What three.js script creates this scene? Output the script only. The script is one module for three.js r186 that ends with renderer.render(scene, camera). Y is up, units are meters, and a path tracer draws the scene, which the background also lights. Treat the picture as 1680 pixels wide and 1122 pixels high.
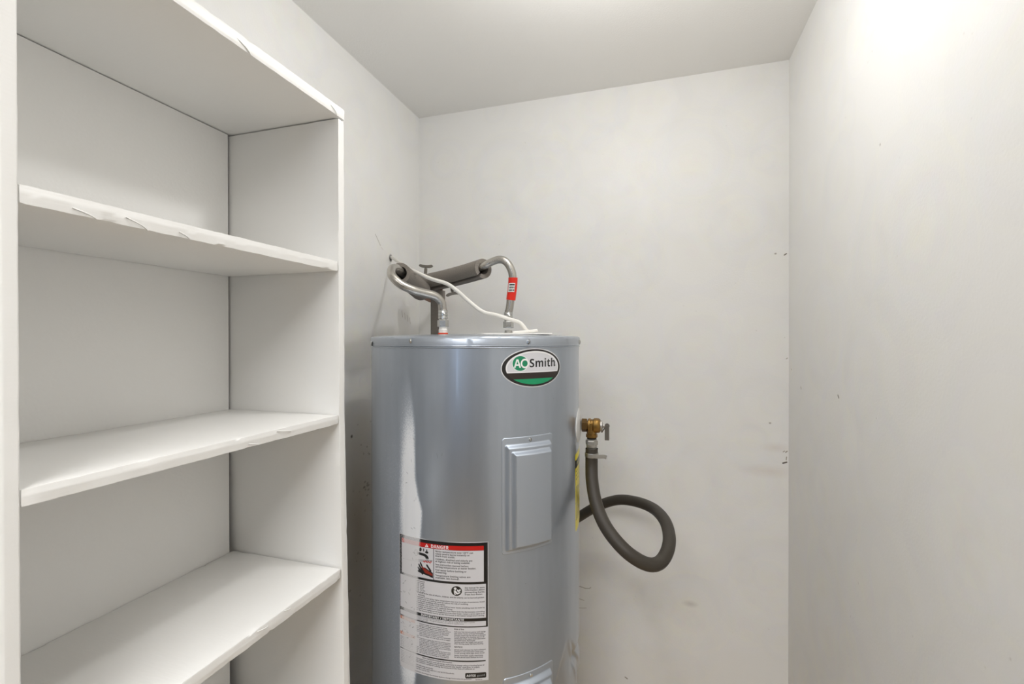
import * as THREE from 'three';
import { mergeGeometries, mergeVertices, toCreasedNormals } from 'three/addons/utils/BufferGeometryUtils.js';
import { RoundedBoxGeometry } from 'three/addons/geometries/RoundedBoxGeometry.js';
import { RectAreaLightUniformsLib } from 'three/addons/lights/RectAreaLightUniformsLib.js';
import { createNoise2D, createNoise3D } from 'simplex-noise';

// ---------------------------------------------------------------- camera, light, exposure
const scene = new THREE.Scene();
const D2R = Math.PI / 180;
const camera = new THREE.PerspectiveCamera(72.37, 1680 / 1122, 0.05, 30);
camera.rotation.order = 'YXZ';
camera.position.set(0.9455, 1.42, 1.7433);
camera.rotation.set(-0.2647 * D2R, 17.2803 * D2R, -0.0652 * D2R);
scene.add(camera);

const renderer = new THREE.WebGLRenderer({ antialias: true });
renderer.toneMapping = THREE.LinearToneMapping;
renderer.toneMappingExposure = 1.43;
renderer.shadowMap.enabled = true;
RectAreaLightUniformsLib.init();
scene.background = new THREE.Color().setRGB(1.6, 2.3, 3.4);      // open daylight sky, seen only through the hall window

const LAMP = { x: 0.86, y: 2.17, z: 0.88, intensity: 0.44, color: [1.0, 0.996, 0.993] };
const HALL_FILL = { x: 0.92, z: 2.62, w: 1.1, d: 0.9, intensity: 8.5, color: [1.0, 0.996, 0.993] };  // added fill light out of view in the hall, brightens the closet

// ---------------------------------------------------------------- helpers
function rng(seed) { let a = seed >>> 0; return () => { a = (a + 0x6D2B79F5) >>> 0; let t = a; t = Math.imul(t ^ (t >>> 15), t | 1); t ^= t + Math.imul(t ^ (t >>> 7), t | 61); return ((t ^ (t >>> 14)) >>> 0) / 4294967296; }; }
const n2 = createNoise2D(rng(11)), n3 = createNoise3D(rng(12));
const V = (x, y, z) => new THREE.Vector3(x, y, z);
const names = {};
function numbered(name) { const n = names[name] = (names[name] ?? -1) + 1; return n ? `${name}_${String(n).padStart(3, '0')}` : name; }
function thing(name, label, category, pos = [0, 0, 0], group) {
  const o = new THREE.Group(); o.name = numbered(name); o.position.set(...pos); scene.add(o);
  o.userData = { label, category }; if (group) o.userData.group = group; return o;
}
function part(name, geo, mat, parent, label) {
  const m = new THREE.Mesh(geo, mat); m.name = name; m.castShadow = m.receiveShadow = true; parent.add(m);
  if (label) m.userData.label = label; return m;
}
function struct(name, geo, mat) { const m = part(name, geo, mat, scene); m.userData.kind = 'structure'; return m; }
function boxUV(g) {             // uv in metres from the position, by the main direction of the normal
  const p = g.attributes.position, n = g.attributes.normal, uv = new Float32Array(p.count * 2);
  for (let i = 0; i < p.count; i++) {
    const ax = Math.abs(n.getX(i)), ay = Math.abs(n.getY(i)), az = Math.abs(n.getZ(i));
    if (ax >= ay && ax >= az) { uv[2 * i] = p.getZ(i); uv[2 * i + 1] = p.getY(i); }
    else if (ay >= az) { uv[2 * i] = p.getX(i); uv[2 * i + 1] = p.getZ(i); }
    else { uv[2 * i] = p.getX(i); uv[2 * i + 1] = p.getY(i); }
  }
  g.setAttribute('uv', new THREE.BufferAttribute(uv, 2)); return g;
}
function box(x0, x1, y0, y1, z0, z1) { const g = new THREE.BoxGeometry(x1 - x0, y1 - y0, z1 - z0); g.translate((x0 + x1) / 2, (y0 + y1) / 2, (z0 + z1) / 2); return boxUV(g); }
const plain = (g) => { const h = g.index ? g.toNonIndexed() : g.clone(); for (const k of Object.keys(h.attributes)) if (!['position', 'normal', 'uv'].includes(k)) h.deleteAttribute(k); return h; };
const merge = (gs) => mergeGeometries(gs.map(plain));
const turned = (g, f) => { const o = new THREE.Object3D(); f(o); o.updateMatrix(); return g.applyMatrix4(o.matrix); };
// grid of points f(i, j) -> surface
function gridGeo(nu, nv, f, flip = false) {
  const pos = [], uv = [], idx = [];
  for (let j = 0; j <= nv; j++) for (let i = 0; i <= nu; i++) { const [x, y, z, u, v] = f(i / nu, j / nv); pos.push(x, y, z); uv.push(u, v); }
  for (let j = 0; j < nv; j++) for (let i = 0; i < nu; i++) {
    const a = j * (nu + 1) + i, b = a + 1, c = a + nu + 1, d = c + 1;
    flip ? idx.push(a, c, b, b, c, d) : idx.push(a, b, c, b, d, c);
  }
  const g = new THREE.BufferGeometry();
  g.setAttribute('position', new THREE.Float32BufferAttribute(pos, 3)); g.setAttribute('uv', new THREE.Float32BufferAttribute(uv, 2));
  g.setIndex(idx); g.computeVertexNormals(); return g;
}
// section (array of [a, b]) swept along a curve; up fixes the frame; caps close solid sections
function sweep(curve, section, n, up = V(0, 1, 0), scale = () => 1) {
  const pos = [], uv = [], idx = [], m = section.length, L = curve.getLength();
  const lens = [0]; for (let k = 1; k <= m; k++) lens.push(lens[k - 1] + Math.hypot(section[k % m][0] - section[k - 1][0], section[k % m][1] - section[k - 1][1]));
  const ring = (t) => {
    const c = curve.getPointAt(t), d = curve.getTangentAt(t), s = V().crossVectors(d, up).normalize(), w = V().crossVectors(s, d), q = scale(t);
    return section.map(([a, b]) => c.clone().addScaledVector(s, a * q).addScaledVector(w, b * q));
  };
  for (let i = 0; i <= n; i++) { const r = ring(i / n); for (let k = 0; k <= m; k++) { const p = r[k % m]; pos.push(p.x, p.y, p.z); uv.push(i / n * L, lens[k]); } }
  for (let i = 0; i < n; i++) for (let k = 0; k < m; k++) { const a = i * (m + 1) + k, b = a + 1, c = a + m + 1, d = c + 1; idx.push(a, b, c, b, d, c); }
  const side = new THREE.BufferGeometry();
  side.setAttribute('position', new THREE.Float32BufferAttribute(pos, 3)); side.setAttribute('uv', new THREE.Float32BufferAttribute(uv, 2)); side.setIndex(idx); side.computeVertexNormals();
  const tris = THREE.ShapeUtils.triangulateShape(section.map(([a, b]) => new THREE.Vector2(a, b)), []);
  const caps = [0, 1].map((t) => {
    const r = ring(t), cp = [], cu = [];
    for (const tr of tris) for (const k of (t ? [...tr].reverse() : tr)) { cp.push(r[k].x, r[k].y, r[k].z); cu.push(section[k][0], section[k][1]); }
    const g = new THREE.BufferGeometry(); g.setAttribute('position', new THREE.Float32BufferAttribute(cp, 3)); g.setAttribute('uv', new THREE.Float32BufferAttribute(cu, 2)); g.computeVertexNormals(); return g;
  });
  return merge([side, ...caps]);
}
const circle = (r, n = 20) => Array.from({ length: n }, (_, k) => [r * Math.cos(k / n * 2 * Math.PI), r * Math.sin(k / n * 2 * Math.PI)]);
const spline = (pts, tension = 0.5) => new THREE.CatmullRomCurve3(pts.map((p) => V(...p)), false, 'catmullrom', tension);
const tube = (pts, r, n = 80, k = 18) => { const c = pts instanceof THREE.Curve ? pts : spline(pts); const g = new THREE.TubeGeometry(c, n, r, k); const L = c.getLength(), uv = g.attributes.uv; for (let i = 0; i < uv.count; i++) uv.setXY(i, uv.getX(i) * L, uv.getY(i) * 2 * Math.PI * r); return g; };
const lathe = (pts, n = 40) => toCreasedNormals(new THREE.LatheGeometry(pts.map(([r, y]) => new THREE.Vector2(r, y)), n), 0.6);
const hex = (r, h, bevel = 0.0012) => { const s = new THREE.Shape(); for (let k = 0; k < 6; k++) { const a = k * Math.PI / 3; k ? s.lineTo(r * Math.cos(a), r * Math.sin(a)) : s.moveTo(r, 0); } s.closePath(); const g = new THREE.ExtrudeGeometry(s, { depth: h - 2 * bevel, bevelEnabled: true, bevelThickness: bevel, bevelSize: bevel, bevelOffset: -bevel, bevelSegments: 2 }); g.rotateX(-Math.PI / 2); g.translate(0, bevel, 0); return g; };

// ---------------------------------------------------------------- textures
function dataTex(w, h, f, color = false) {
  const d = new Uint8Array(w * h * 4);
  for (let y = 0; y < h; y++) for (let x = 0; x < w; x++) { const c = f(x, y), o = 4 * (y * w + x); for (let k = 0; k < 3; k++) d[o + k] = Math.max(0, Math.min(255, Array.isArray(c) ? c[k] : c)); d[o + 3] = 255; }
  const t = new THREE.DataTexture(d, w, h); t.magFilter = THREE.LinearFilter; t.minFilter = THREE.LinearFilter; t.wrapS = t.wrapT = THREE.RepeatWrapping; if (color) t.colorSpace = THREE.SRGBColorSpace; t.needsUpdate = true; return t;
}
// noise that wraps, from a torus in four steps of 2D noise blended at the seams
function wrapNoise(w, h, fx, seed) { return (x, y) => { const u = x / w, v = y / h, s = (a, b) => n2(a * fx + seed, b * fx + seed * 1.7); return (1 - u) * (1 - v) * s(u, v) + u * (1 - v) * s(u - 1, v) + (1 - u) * v * s(u, v - 1) + u * v * s(u - 1, v - 1); }; }
const na = wrapNoise(512, 512, 46, 3), nb = wrapNoise(512, 512, 120, 7), nc = wrapNoise(512, 512, 9, 5);
const stipple = dataTex(512, 512, (x, y) => 128 + 62 * na(x, y) + 40 * nb(x, y) + 26 * nc(x, y));      // roller-stippled paint, 0.4 m a tile
stipple.repeat.set(2.5, 2.5);
const brush = dataTex(256, 256, (x, y) => 128 + 60 * n2(x / 90, y / 2.4) + 40 * n2(x / 30 + 40, y / 5));         // brushed paint, 0.25 m a tile
brush.repeat.set(4, 4);
const grainTex = dataTex(256, 256, (x, y) => 128 + 90 * n2(x / 2.3, y / 2.3) + 30 * n2(x / 7, y / 7));           // foam pores
grainTex.repeat.set(14, 14);
const foamTex = dataTex(256, 256, (x, y) => { const k = 1 + 0.20 * n2(x / 2.1, y / 2.1) + 0.10 * n2(x / 9, y / 9); return [136 * k, 129 * k, 121 * k]; }, true); foamTex.repeat.set(9, 9);
const braid = dataTex(128, 128, (x, y) => { const a = Math.sin((x + y) / 128 * 2 * Math.PI * 4), b = Math.sin((x - y) / 128 * 2 * Math.PI * 4); return 128 + 60 * (Math.floor((x + y) / 32) + Math.floor((x - y + 128) / 32) & 1 ? Math.abs(a) : Math.abs(b)) * 1.5; });
braid.repeat.set(60, 45);
function canvasTex(w, h, draw) { const c = document.createElement('canvas'); c.width = w; c.height = h; const x = c.getContext('2d'); draw(x, w, h); const t = new THREE.CanvasTexture(c); t.colorSpace = THREE.SRGBColorSpace; t.magFilter = THREE.LinearFilter; t.minFilter = THREE.LinearFilter; return t; }

const PAINT = '#f2f1ee';
// a wall's paint with its own marks; marks are in metres from the wall's own origin (across, up)
function wallMap(wm, hm, seed, marks) {
  const s = 700, t = canvasTex(Math.round(wm * s), Math.round(hm * s), (x, w, h) => {
    x.fillStyle = PAINT; x.fillRect(0, 0, w, h);
    const r = rng(seed);
    for (let k = 0; k < 260; k++) { const cx = r() * w, cy = r() * h, R = (0.05 + r() * 0.22) * s, g = x.createRadialGradient(cx, cy, 0, cx, cy, R); const c = r() < 0.5 ? '247,246,244' : '232,230,225'; g.addColorStop(0, `rgba(${c},0.07)`); g.addColorStop(1, `rgba(${c},0)`); x.fillStyle = g; x.fillRect(cx - R, cy - R, 2 * R, 2 * R); }
    for (let k = 0; k < 90; k++) { x.fillStyle = `rgba(120,108,92,${0.05 + r() * 0.13})`; x.fillRect(r() * w, r() * h, 1 + r() * 1.5, 1 + r() * 1.5); }
    x.save(); x.translate(0, h); x.scale(s, -s); marks?.(x, r); x.restore();
  });
  t.repeat.set(1 / wm, 1 / hm); t.wrapS = t.wrapT = THREE.RepeatWrapping; return t;
}
const stroke = (x, pts, w, c) => { x.strokeStyle = c; x.lineWidth = w; x.lineCap = 'round'; x.beginPath(); pts.forEach((p, i) => i ? x.lineTo(...p) : x.moveTo(...p)); x.stroke(); };
const softSpot = (x, cx, cy, rx, ry, c, a) => { x.save(); x.translate(cx, cy); x.scale(rx, ry); const g = x.createRadialGradient(0, 0, 0, 0, 0, 1); g.addColorStop(0, `rgba(${c},${a})`); g.addColorStop(1, `rgba(${c},0)`); x.fillStyle = g; x.beginPath(); x.arc(0, 0, 1, 0, 7); x.fill(); x.restore(); };

// ---------------------------------------------------------------- materials
const std = (o) => new THREE.MeshStandardMaterial(o), phy = (o) => new THREE.MeshPhysicalMaterial(o);
const wallMat = (map) => phy({ map, roughness: 0.55, bumpMap: stipple, bumpScale: 0.00022, specularIntensity: 0.6 });
const M = {
  ceiling: std({ color: PAINT, roughness: 0.9, bumpMap: stipple, bumpScale: 0.0006 }),
  board: phy({ color: '#f1f0ed', roughness: 0.42, bumpMap: brush, bumpScale: 0.00012, specularIntensity: 0.6 }),
  panel: phy({ color: '#f7f6f3', roughness: 0.7, bumpMap: stipple, bumpScale: 0.0004 }),
  floor: std({ color: '#cdb592', roughness: 0.5 }),
  hall: std({ color: '#47443e', roughness: 0.8 }),
  lidGrey: phy({ color: '#b0b7c1', metalness: 0.85, roughness: 0.4, clearcoat: 0.4, clearcoatRoughness: 0.12 }),
  coverGrey: phy({ color: '#bcc4cf', metalness: 0.85, roughness: 0.4, clearcoat: 0.25, clearcoatRoughness: 0.2 }),
  steel: std({ color: '#c9c9c6', roughness: 0.25, metalness: 1 }),
  zinc: std({ color: '#b9b6b0', roughness: 0.38, metalness: 0.9 }),
  darkZinc: std({ color: '#7d7870', roughness: 0.45, metalness: 0.85 }),
  braid: std({ color: '#b9b5ae', roughness: 0.26, metalness: 0.95, bumpMap: braid, bumpScale: 0.0002 }),
  brass: std({ color: '#94733f', roughness: 0.36, metalness: 0.95 }),
  bronze: std({ color: '#6b5230', roughness: 0.42, metalness: 0.9 }),
  foam: std({ map: foamTex, roughness: 0.95, bumpMap: grainTex, bumpScale: 0.0008 }),
  rubber: phy({ color: '#3d372f', roughness: 0.5, bumpMap: grainTex, bumpScale: 0.0003 }),
  redRing: std({ color: '#d8401f', roughness: 0.5 }),
  redTag: std({ color: '#e02712', roughness: 0.38 }),
  whitePlastic: std({ color: '#efece6', roughness: 0.42 }),
  cable: std({ color: '#e9e6df', roughness: 0.5 }),
  copper: std({ color: '#8a5a3c', roughness: 0.45, metalness: 0.9 }),
  dark: std({ color: '#14110d', roughness: 0.9 }),
  greyPlastic: std({ color: '#d2d2d0', roughness: 0.4 }),
};

// ---------------------------------------------------------------- the room
const W = 1.3592, H = 2.34, ZF = 1.95, TH = 0.12;
const backMap = wallMap(W, H, 21, (x) => {
  for (const [a, b] of [[1.3192, 1.7053], [1.3036, 1.1414]]) { softSpot(x, a, b, 0.005, 0.004, '110,100,88', 0.7); stroke(x, [[a - 0.004, b + 0.003], [a + 0.004, b + 0.004]], 0.0012, '#f2efe9'); }
  stroke(x, [[1.345, 1.699], [1.3515, 1.7035]], 0.003, '#6f675c'); stroke(x, [[1.343, 1.703], [1.3495, 1.708]], 0.002, '#f4f1ec');
  stroke(x, [[1.342, 1.0105], [1.353, 1.0145]], 0.004, '#4f473e'); stroke(x, [[1.341, 1.0145], [1.351, 1.0185]], 0.0018, '#f4f1ec');
  stroke(x, [[1.343, 1.048], [1.347, 1.051]], 0.002, '#8a8175'); stroke(x, [[1.350, 1.047], [1.3545, 1.051]], 0.0025, '#857b6f');
  stroke(x, [[1.3525, 1.032], [1.3515, 1.022]], 0.0022, '#a39a8c'); stroke(x, [[1.351, 1.356], [1.355, 1.359]], 0.002, '#a39a8c');
  stroke(x, [[0.640, 0.503], [0.662, 0.497], [0.690, 0.492], [0.704, 0.494], [0.709, 0.499]], 0.0016, '#9b9184');
  stroke(x, [[0.645, 0.452], [0.668, 0.449], [0.684, 0.446]], 0.0013, '#a79e91'); stroke(x, [[0.650, 0.413], [0.675, 0.416], [0.692, 0.419]], 0.0012, '#a79e91');
  stroke(x, [[0.833, 0.191], [0.841, 0.186]], 0.003, '#8c8375'); softSpot(x, 1.055, 0.495, 0.03, 0.014, '150,144,136', 0.25);
  softSpot(x, 1.30, 0.98, 0.10, 0.025, '205,186,170', 0.22); softSpot(x, 1.32, 1.06, 0.05, 0.02, '205,186,170', 0.2);
  softSpot(x, 0.10, 1.49, 0.010, 0.02, '120,110,98', 0.25);
});
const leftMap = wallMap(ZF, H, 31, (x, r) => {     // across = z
  softSpot(x, 0.4532, 1.1076, 0.0075, 0.007, '40,32,24', 0.95); stroke(x, [[0.448, 1.098], [0.458, 1.100]], 0.002, '#efe9df');
  for (let k = 0; k < 46; k++) { const a = 0.30 + r() * 0.24, b = 0.55 + r() * 0.62; softSpot(x, a, b, 0.002 + r() * 0.005, 0.002 + r() * 0.004, '70,58,44', 0.12 + r() * 0.3); }
  for (let k = 0; k < 9; k++) softSpot(x, 0.372 + (r() - 0.5) * 0.03, 0.915 + (r() - 0.5) * 0.05, 0.006 + r() * 0.006, 0.005, '60,52,42', 0.4);
  softSpot(x, 0.42, 0.8, 0.16, 0.5, '150,128,98', 0.5);  // broad brown tint, strongest at its middle, fading outward
  stroke(x, [[0.318, 1.792], [0.302, 1.775], [0.285, 1.757]], 0.0016, '#a39b8f'); stroke(x, [[0.281, 1.752], [0.268, 1.745]], 0.001, '#bdb5a8');
  for (let k = 0; k < 7; k++) { const a = 0.075 + k * 0.010; stroke(x, [[a, 1.485 + k * 0.004], [a + 0.005, 1.510 + k * 0.004]], 0.0018, k % 2 ? '#e9e6df' : '#a39a8e'); }
  softSpot(x, 0.2186, 1.724, 0.013, 0.017, '12,9,6', 1); softSpot(x, 0.2186, 1.722, 0.008, 0.013, '6,4,3', 1); stroke(x, [[0.232, 1.735], [0.226, 1.746], [0.214, 1.75]], 0.002, '#f2efe8');
});
const rightMap = wallMap(ZF, H, 41, (x) => {
  stroke(x, [[0.4405, 1.286], [0.446, 1.2805]], 0.0038, '#6d655a'); stroke(x, [[0.4445, 1.288], [0.450, 1.2825]], 0.0018, '#f2efe9');
  stroke(x, [[0.136, 1.277], [0.140, 1.271]], 0.003, '#9b9286'); softSpot(x, 0.66, 1.799, 0.0035, 0.0035, '120,112,100', 0.6);
  stroke(x, [[0.03, 1.325], [0.036, 1.322]], 0.002, '#b3aa9c');
});
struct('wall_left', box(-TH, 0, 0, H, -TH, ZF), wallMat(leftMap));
struct('wall_back', box(0, W, 0, H, -TH, 0), wallMat(backMap));
struct('wall_right', box(W, W + TH, 0, H, -TH, ZF), wallMat(rightMap));
const DX0 = 0.16, DX1 = 1.34, DH = 2.14, HZ = 3.5;
struct('wall_front', merge([box(-TH, DX0, 0, H, ZF, ZF + TH), box(DX1, W + TH, 0, H, ZF, ZF + TH), box(DX0, DX1, DH, H, ZF, ZF + TH)]), M.hall);
struct('floor', box(-TH, W + TH, -TH, 0, -TH, HZ), M.floor);
struct('ceiling', box(-TH, W + TH, H, H + TH, -TH, HZ), M.ceiling);
struct('wall_hall_left', box(-TH, 0, 0, H, ZF + TH, HZ), M.hall);
struct('wall_hall_right', box(W, W + TH, 0, H, ZF + TH, HZ), M.hall);
const WX0 = 0.56, WX1 = 0.76, WY0 = 0.95, WY1 = 2.05;
struct('wall_hall_end', merge([box(-TH, WX0, 0, H, HZ, HZ + TH), box(WX1, W + TH, 0, H, HZ, HZ + TH), box(WX0, WX1, 0, WY0, HZ, HZ + TH), box(WX0, WX1, WY1, H, HZ, HZ + TH)]), M.hall);
struct('window_1', merge([box(WX0, WX0 + 0.03, WY0, WY1, HZ + 0.04, HZ + 0.08), box(WX1 - 0.03, WX1, WY0, WY1, HZ + 0.04, HZ + 0.08), box(WX0 + 0.03, WX1 - 0.03, WY0, WY0 + 0.03, HZ + 0.04, HZ + 0.08), box(WX0 + 0.03, WX1 - 0.03, WY1 - 0.03, WY1, HZ + 0.04, HZ + 0.08)]), M.board);
struct('window_2', box(WX0 + 0.03, WX1 - 0.03, WY0 + 0.03, WY1 - 0.03, HZ + 0.057, HZ + 0.063), phy({ color: '#ffffff', roughness: 0.02, transmission: 1, thickness: 0 }));

// ---------------------------------------------------------------- ceiling lamp and added hall fill panel
function ceilingLight(cfg, label, rad) {
  const t = thing('ceiling_light', label, 'lamp', [cfg.x, H, cfg.z]);
  const cy = cfg.y - H;          // the globe's centre below the ceiling
  part('base_plate', lathe([[0, 0], [0.062, 0], [0.062, -0.008], [0.056, -0.016], [0.02, -0.022], [0, -0.022]]), M.whitePlastic, t);
  part('stem', lathe([[0, -0.02], [0.012, -0.02], [0.012, cy + rad - 0.012], [0.034, cy + rad - 0.008], [0.036, cy + rad - 0.016], [0, cy + rad - 0.016]], 24), M.whitePlastic, t);
  const globe = []; for (let k = 0; k <= 24; k++) { const a = k / 24 * Math.PI; globe.push([Math.max(0, rad * Math.sin(a)), cy - rad * Math.cos(a)]); }
  part('diffuser', lathe(globe, 48), std({ color: '#f7f4ee', roughness: 0.5, emissive: new THREE.Color(...cfg.color), emissiveIntensity: cfg.glow }), t, 'frosted white glass globe, lit');
  const l = new THREE.PointLight(new THREE.Color(...cfg.color), cfg.intensity, 0, 2); l.name = 'lamp_light'; l.position.set(0, cfg.y - H, 0); l.castShadow = true; l.shadow.radius = rad * 0.32 / 0.02; l.shadow.mapSize.set(2048, 2048); l.shadow.bias = -0.0005; t.add(l);
}
ceilingLight({ ...LAMP, glow: 1.2 }, 'round frosted globe ceiling lamp above the water heater closet', 0.1);
{
  const t = thing('ceiling_light', 'added flat fill light panel on the hall ceiling outside the closet', 'lamp', [HALL_FILL.x, H, HALL_FILL.z]), { w, d } = HALL_FILL;
  part('frame', merge([box(-w / 2 - 0.02, w / 2 + 0.02, -0.025, 0, -d / 2 - 0.02, -d / 2), box(-w / 2 - 0.02, w / 2 + 0.02, -0.025, 0, d / 2, d / 2 + 0.02), box(-w / 2 - 0.02, -w / 2, -0.025, 0, -d / 2, d / 2), box(w / 2, w / 2 + 0.02, -0.025, 0, -d / 2, d / 2)]), M.whitePlastic, t);
  part('diffuser', box(-w / 2, w / 2, -0.016, 0, -d / 2, d / 2), std({ color: '#f7f4ee', roughness: 0.5, emissive: new THREE.Color(...HALL_FILL.color), emissiveIntensity: 3 }), t, 'white diffuser of the added fill panel, lit');
  const l = new THREE.RectAreaLight(new THREE.Color(...HALL_FILL.color), HALL_FILL.intensity, w, d); l.name = 'added_fill_light'; l.position.set(0, -0.022, 0); l.rotation.x = -Math.PI / 2; t.add(l);
}

// ---------------------------------------------------------------- bookcase
const BX0 = 0.1025, BX1 = 0.3677, ZFAR = 0.9928, ZNEAR = 1.4585, BT = 0.0178;
const warpZ = (y) => y < 1.28 ? -0.0257 * (1.28 - y) : 0;
// a painted board along z (or up along y): a box in fine steps whose edges are softly rounded, thick with paint and chipped
function board(x0, x1, y0, y1, z0, z1, seed, { rough = 0.00032, chip = 0, r = 0.0025, warp = 1, fine = 6 } = {}) {
  const lx = x1 - x0, ly = y1 - y0, lz = z1 - z0, seg = (l) => Math.max(3, Math.min(130, Math.round(l / 0.006)));
  let g = new THREE.BoxGeometry(lx, ly, lz, lx > 0.05 ? 24 : 6, ly > 0.05 ? seg(ly) : 6, lz > 0.05 ? seg(lz) : fine);
  g.deleteAttribute('normal'); g.deleteAttribute('uv'); g = mergeVertices(g, 1e-5);
  const p = g.attributes.position, hx = lx / 2, hy = ly / 2, hz = lz / 2;
  for (let i = 0; i < p.count; i++) {
    let x = p.getX(i), y = p.getY(i), z = p.getZ(i);
    // rounding: pull back the part outside the inner box
    const cx = Math.max(-hx + r, Math.min(hx - r, x)), cy = Math.max(-hy + r, Math.min(hy - r, y)), cz = Math.max(-hz + r, Math.min(hz - r, z));
    const dx = x - cx, dy = y - cy, dz = z - cz, d = Math.hypot(dx, dy, dz), onEdge = (Math.abs(dx) > 1e-6) + (Math.abs(dy) > 1e-6) + (Math.abs(dz) > 1e-6) > 1;
    if (d > 1e-9) { const k = r / d; x = cx + dx * k; y = cy + dy * k; z = cz + dz * k; }
    const s = seed * 3.7, e = onEdge ? 1 : 0.35;
    x += e * rough * n3(x * 38 + s, y * 38, z * 38); y += e * rough * n3(x * 38, y * 38 + s, z * 38 + 9); z += e * rough * 0.5 * n3(x * 38 + 5, y * 38, z * 38 + s);
    if (chip && onEdge) { const c = n3(x * 20, y * 55 + s, z * 55); if (c > 0.55) { const k = (c - 0.55) * chip; x -= Math.sign(dx) * k; y -= Math.sign(dy) * k * 0.8; } }
    x += (x0 + x1) / 2; y += (y0 + y1) / 2; z += (z0 + z1) / 2;
    const near = Math.max(0, Math.min(1, (1.4585 - z) / 0.47));
    p.setXYZ(i, x, y, z + warp * near * warpZ(y));
  }
  g.computeVertexNormals(); return boxUV(toCreasedNormals(g, 0.9));
}
{
  const b = thing('bookcase', 'tall white painted bookcase with chipped shelf edges along the left wall', 'bookcase', [0, 0, 0]);
  const yTop = 1.42 + 0.4604 * 0.92;
  part('back_panel', boxUV(new THREE.BoxGeometry(0.006, yTop - 0.012, ZNEAR - ZFAR - 0.0050).translate(BX0 - 0.003, (yTop - 0.012) / 2 + 0.0102, (ZNEAR + ZFAR + 0.0050) / 2)), M.panel, b);
  part('side_panel', board(0.001, BX1, 0.0, yTop - 0.0022, ZFAR - BT, ZFAR, 1, { chip: 0.003 }), M.board, b);
  part('side_panel', board(0.001, BX1, 0.0, yTop - 0.001, ZNEAR - 0.0012, ZNEAR + BT + 0.003, 2, { chip: 0.002, r: 0.0045, fine: 14 }), M.board, b);
  part('gap_dark_strip', box(0.070, BX0 - 0.0065, 0.02, yTop - 0.02, ZFAR + 0.0004, ZFAR + 0.030), std({ color: '#3a2a1a', roughness: 0.9 }), b, 'added dark strip standing in for shade in the corner gap');  // added strip: its dark colour stands in for shade inside the gap
  const top = part('top_board', board(0.001, BX1 + 0.0005, yTop, yTop + 0.0212, ZFAR - BT - 0.0012, ZNEAR + BT + 0.004, 3, { chip: 0.003, r: 0.0028 }), M.board, b);
  const shelves = [[0.1415, 0.1627], [-0.1738, -0.1543], [-0.4966, -0.475], [-0.87, -0.849], [-1.36, -1.338]].map(([a, c], k) => {
    const y0 = 1.42 + a * 0.92, y1 = 1.42 + c * 0.92, gap = k === 2 ? 0.0030 : 0.0004;
    return part('shelf', board(BX0 + 0.0006, BX1 - 0.0006, y0, y1, ZFAR + gap, ZNEAR - 0.0004, 10 + k, { chip: 0.004, rough: 0.0004 }), M.board, b);
  });
  // curled flakes of old paint along the edges: thin bent slivers that stand a little proud of the board
  const flake = (parent, x, y, z, len, drop, lift) => {
    const c = spline([[x + 0.0002, y + drop, z + len / 2], [x + lift, y + drop * 0.62, z + len * 0.12], [x + lift * 1.1, y + drop * 0.25, z - len * 0.22], [x + 0.0002, y - drop * 0.1, z - len / 2]]);
    part('paint_flake', sweep(c, [[-0.0009, -0.0003], [0.0009, -0.0003], [0.0004, 0.0005], [-0.0004, 0.0005]], 14, V(1, 0, 0)), M.board, parent);
  };
  const yb = (k) => [1.42 + 0.1415 * 0.92, 1.42 - 0.1543 * 0.92, 1.42 - 0.475 * 0.92][k];
  flake(shelves[0], BX1, yb(0) + 0.001, 1.405, 0.022, 0.006, 0.0018); flake(shelves[0], BX1, yb(0) + 0.001, 1.353, 0.024, 0.009, 0.0022); flake(shelves[0], BX1, yb(0) + 0.001, 1.296, 0.014, 0.006, 0.0016);
  flake(shelves[1], BX1, yb(1) - 0.008, 1.13, 0.03, 0.005, 0.0018); flake(shelves[1], BX1, yb(1) - 0.016, 1.19, 0.018, 0.004, 0.0018);
  flake(shelves[2], BX1, yb(2) - 0.007, 1.175, 0.02, 0.003, 0.0018); flake(shelves[2], BX1, yb(2) - 0.005, 1.125, 0.014, 0.003, 0.0016);
  flake(top, BX1, yTop + 0.001, 1.006, 0.018, 0.011, 0.002); flake(top, BX1, yTop + 0.002, 1.205, 0.024, 0.009, 0.0016);
}

// ---------------------------------------------------------------- water heater
const TX = 0.4653, TZ = 0.5284, R = 0.2815;
const P = (phi, y, rr = R) => [rr * Math.sin(phi * D2R), y, rr * Math.cos(phi * D2R)];   // on the tank, from its axis
const heater = thing('water_heater', 'tall grey cylindrical electric water heater with labels and access covers', 'water heater', [TX, 0, TZ]);
const LID0 = 1.4015, LID1 = 1.4285;
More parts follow.
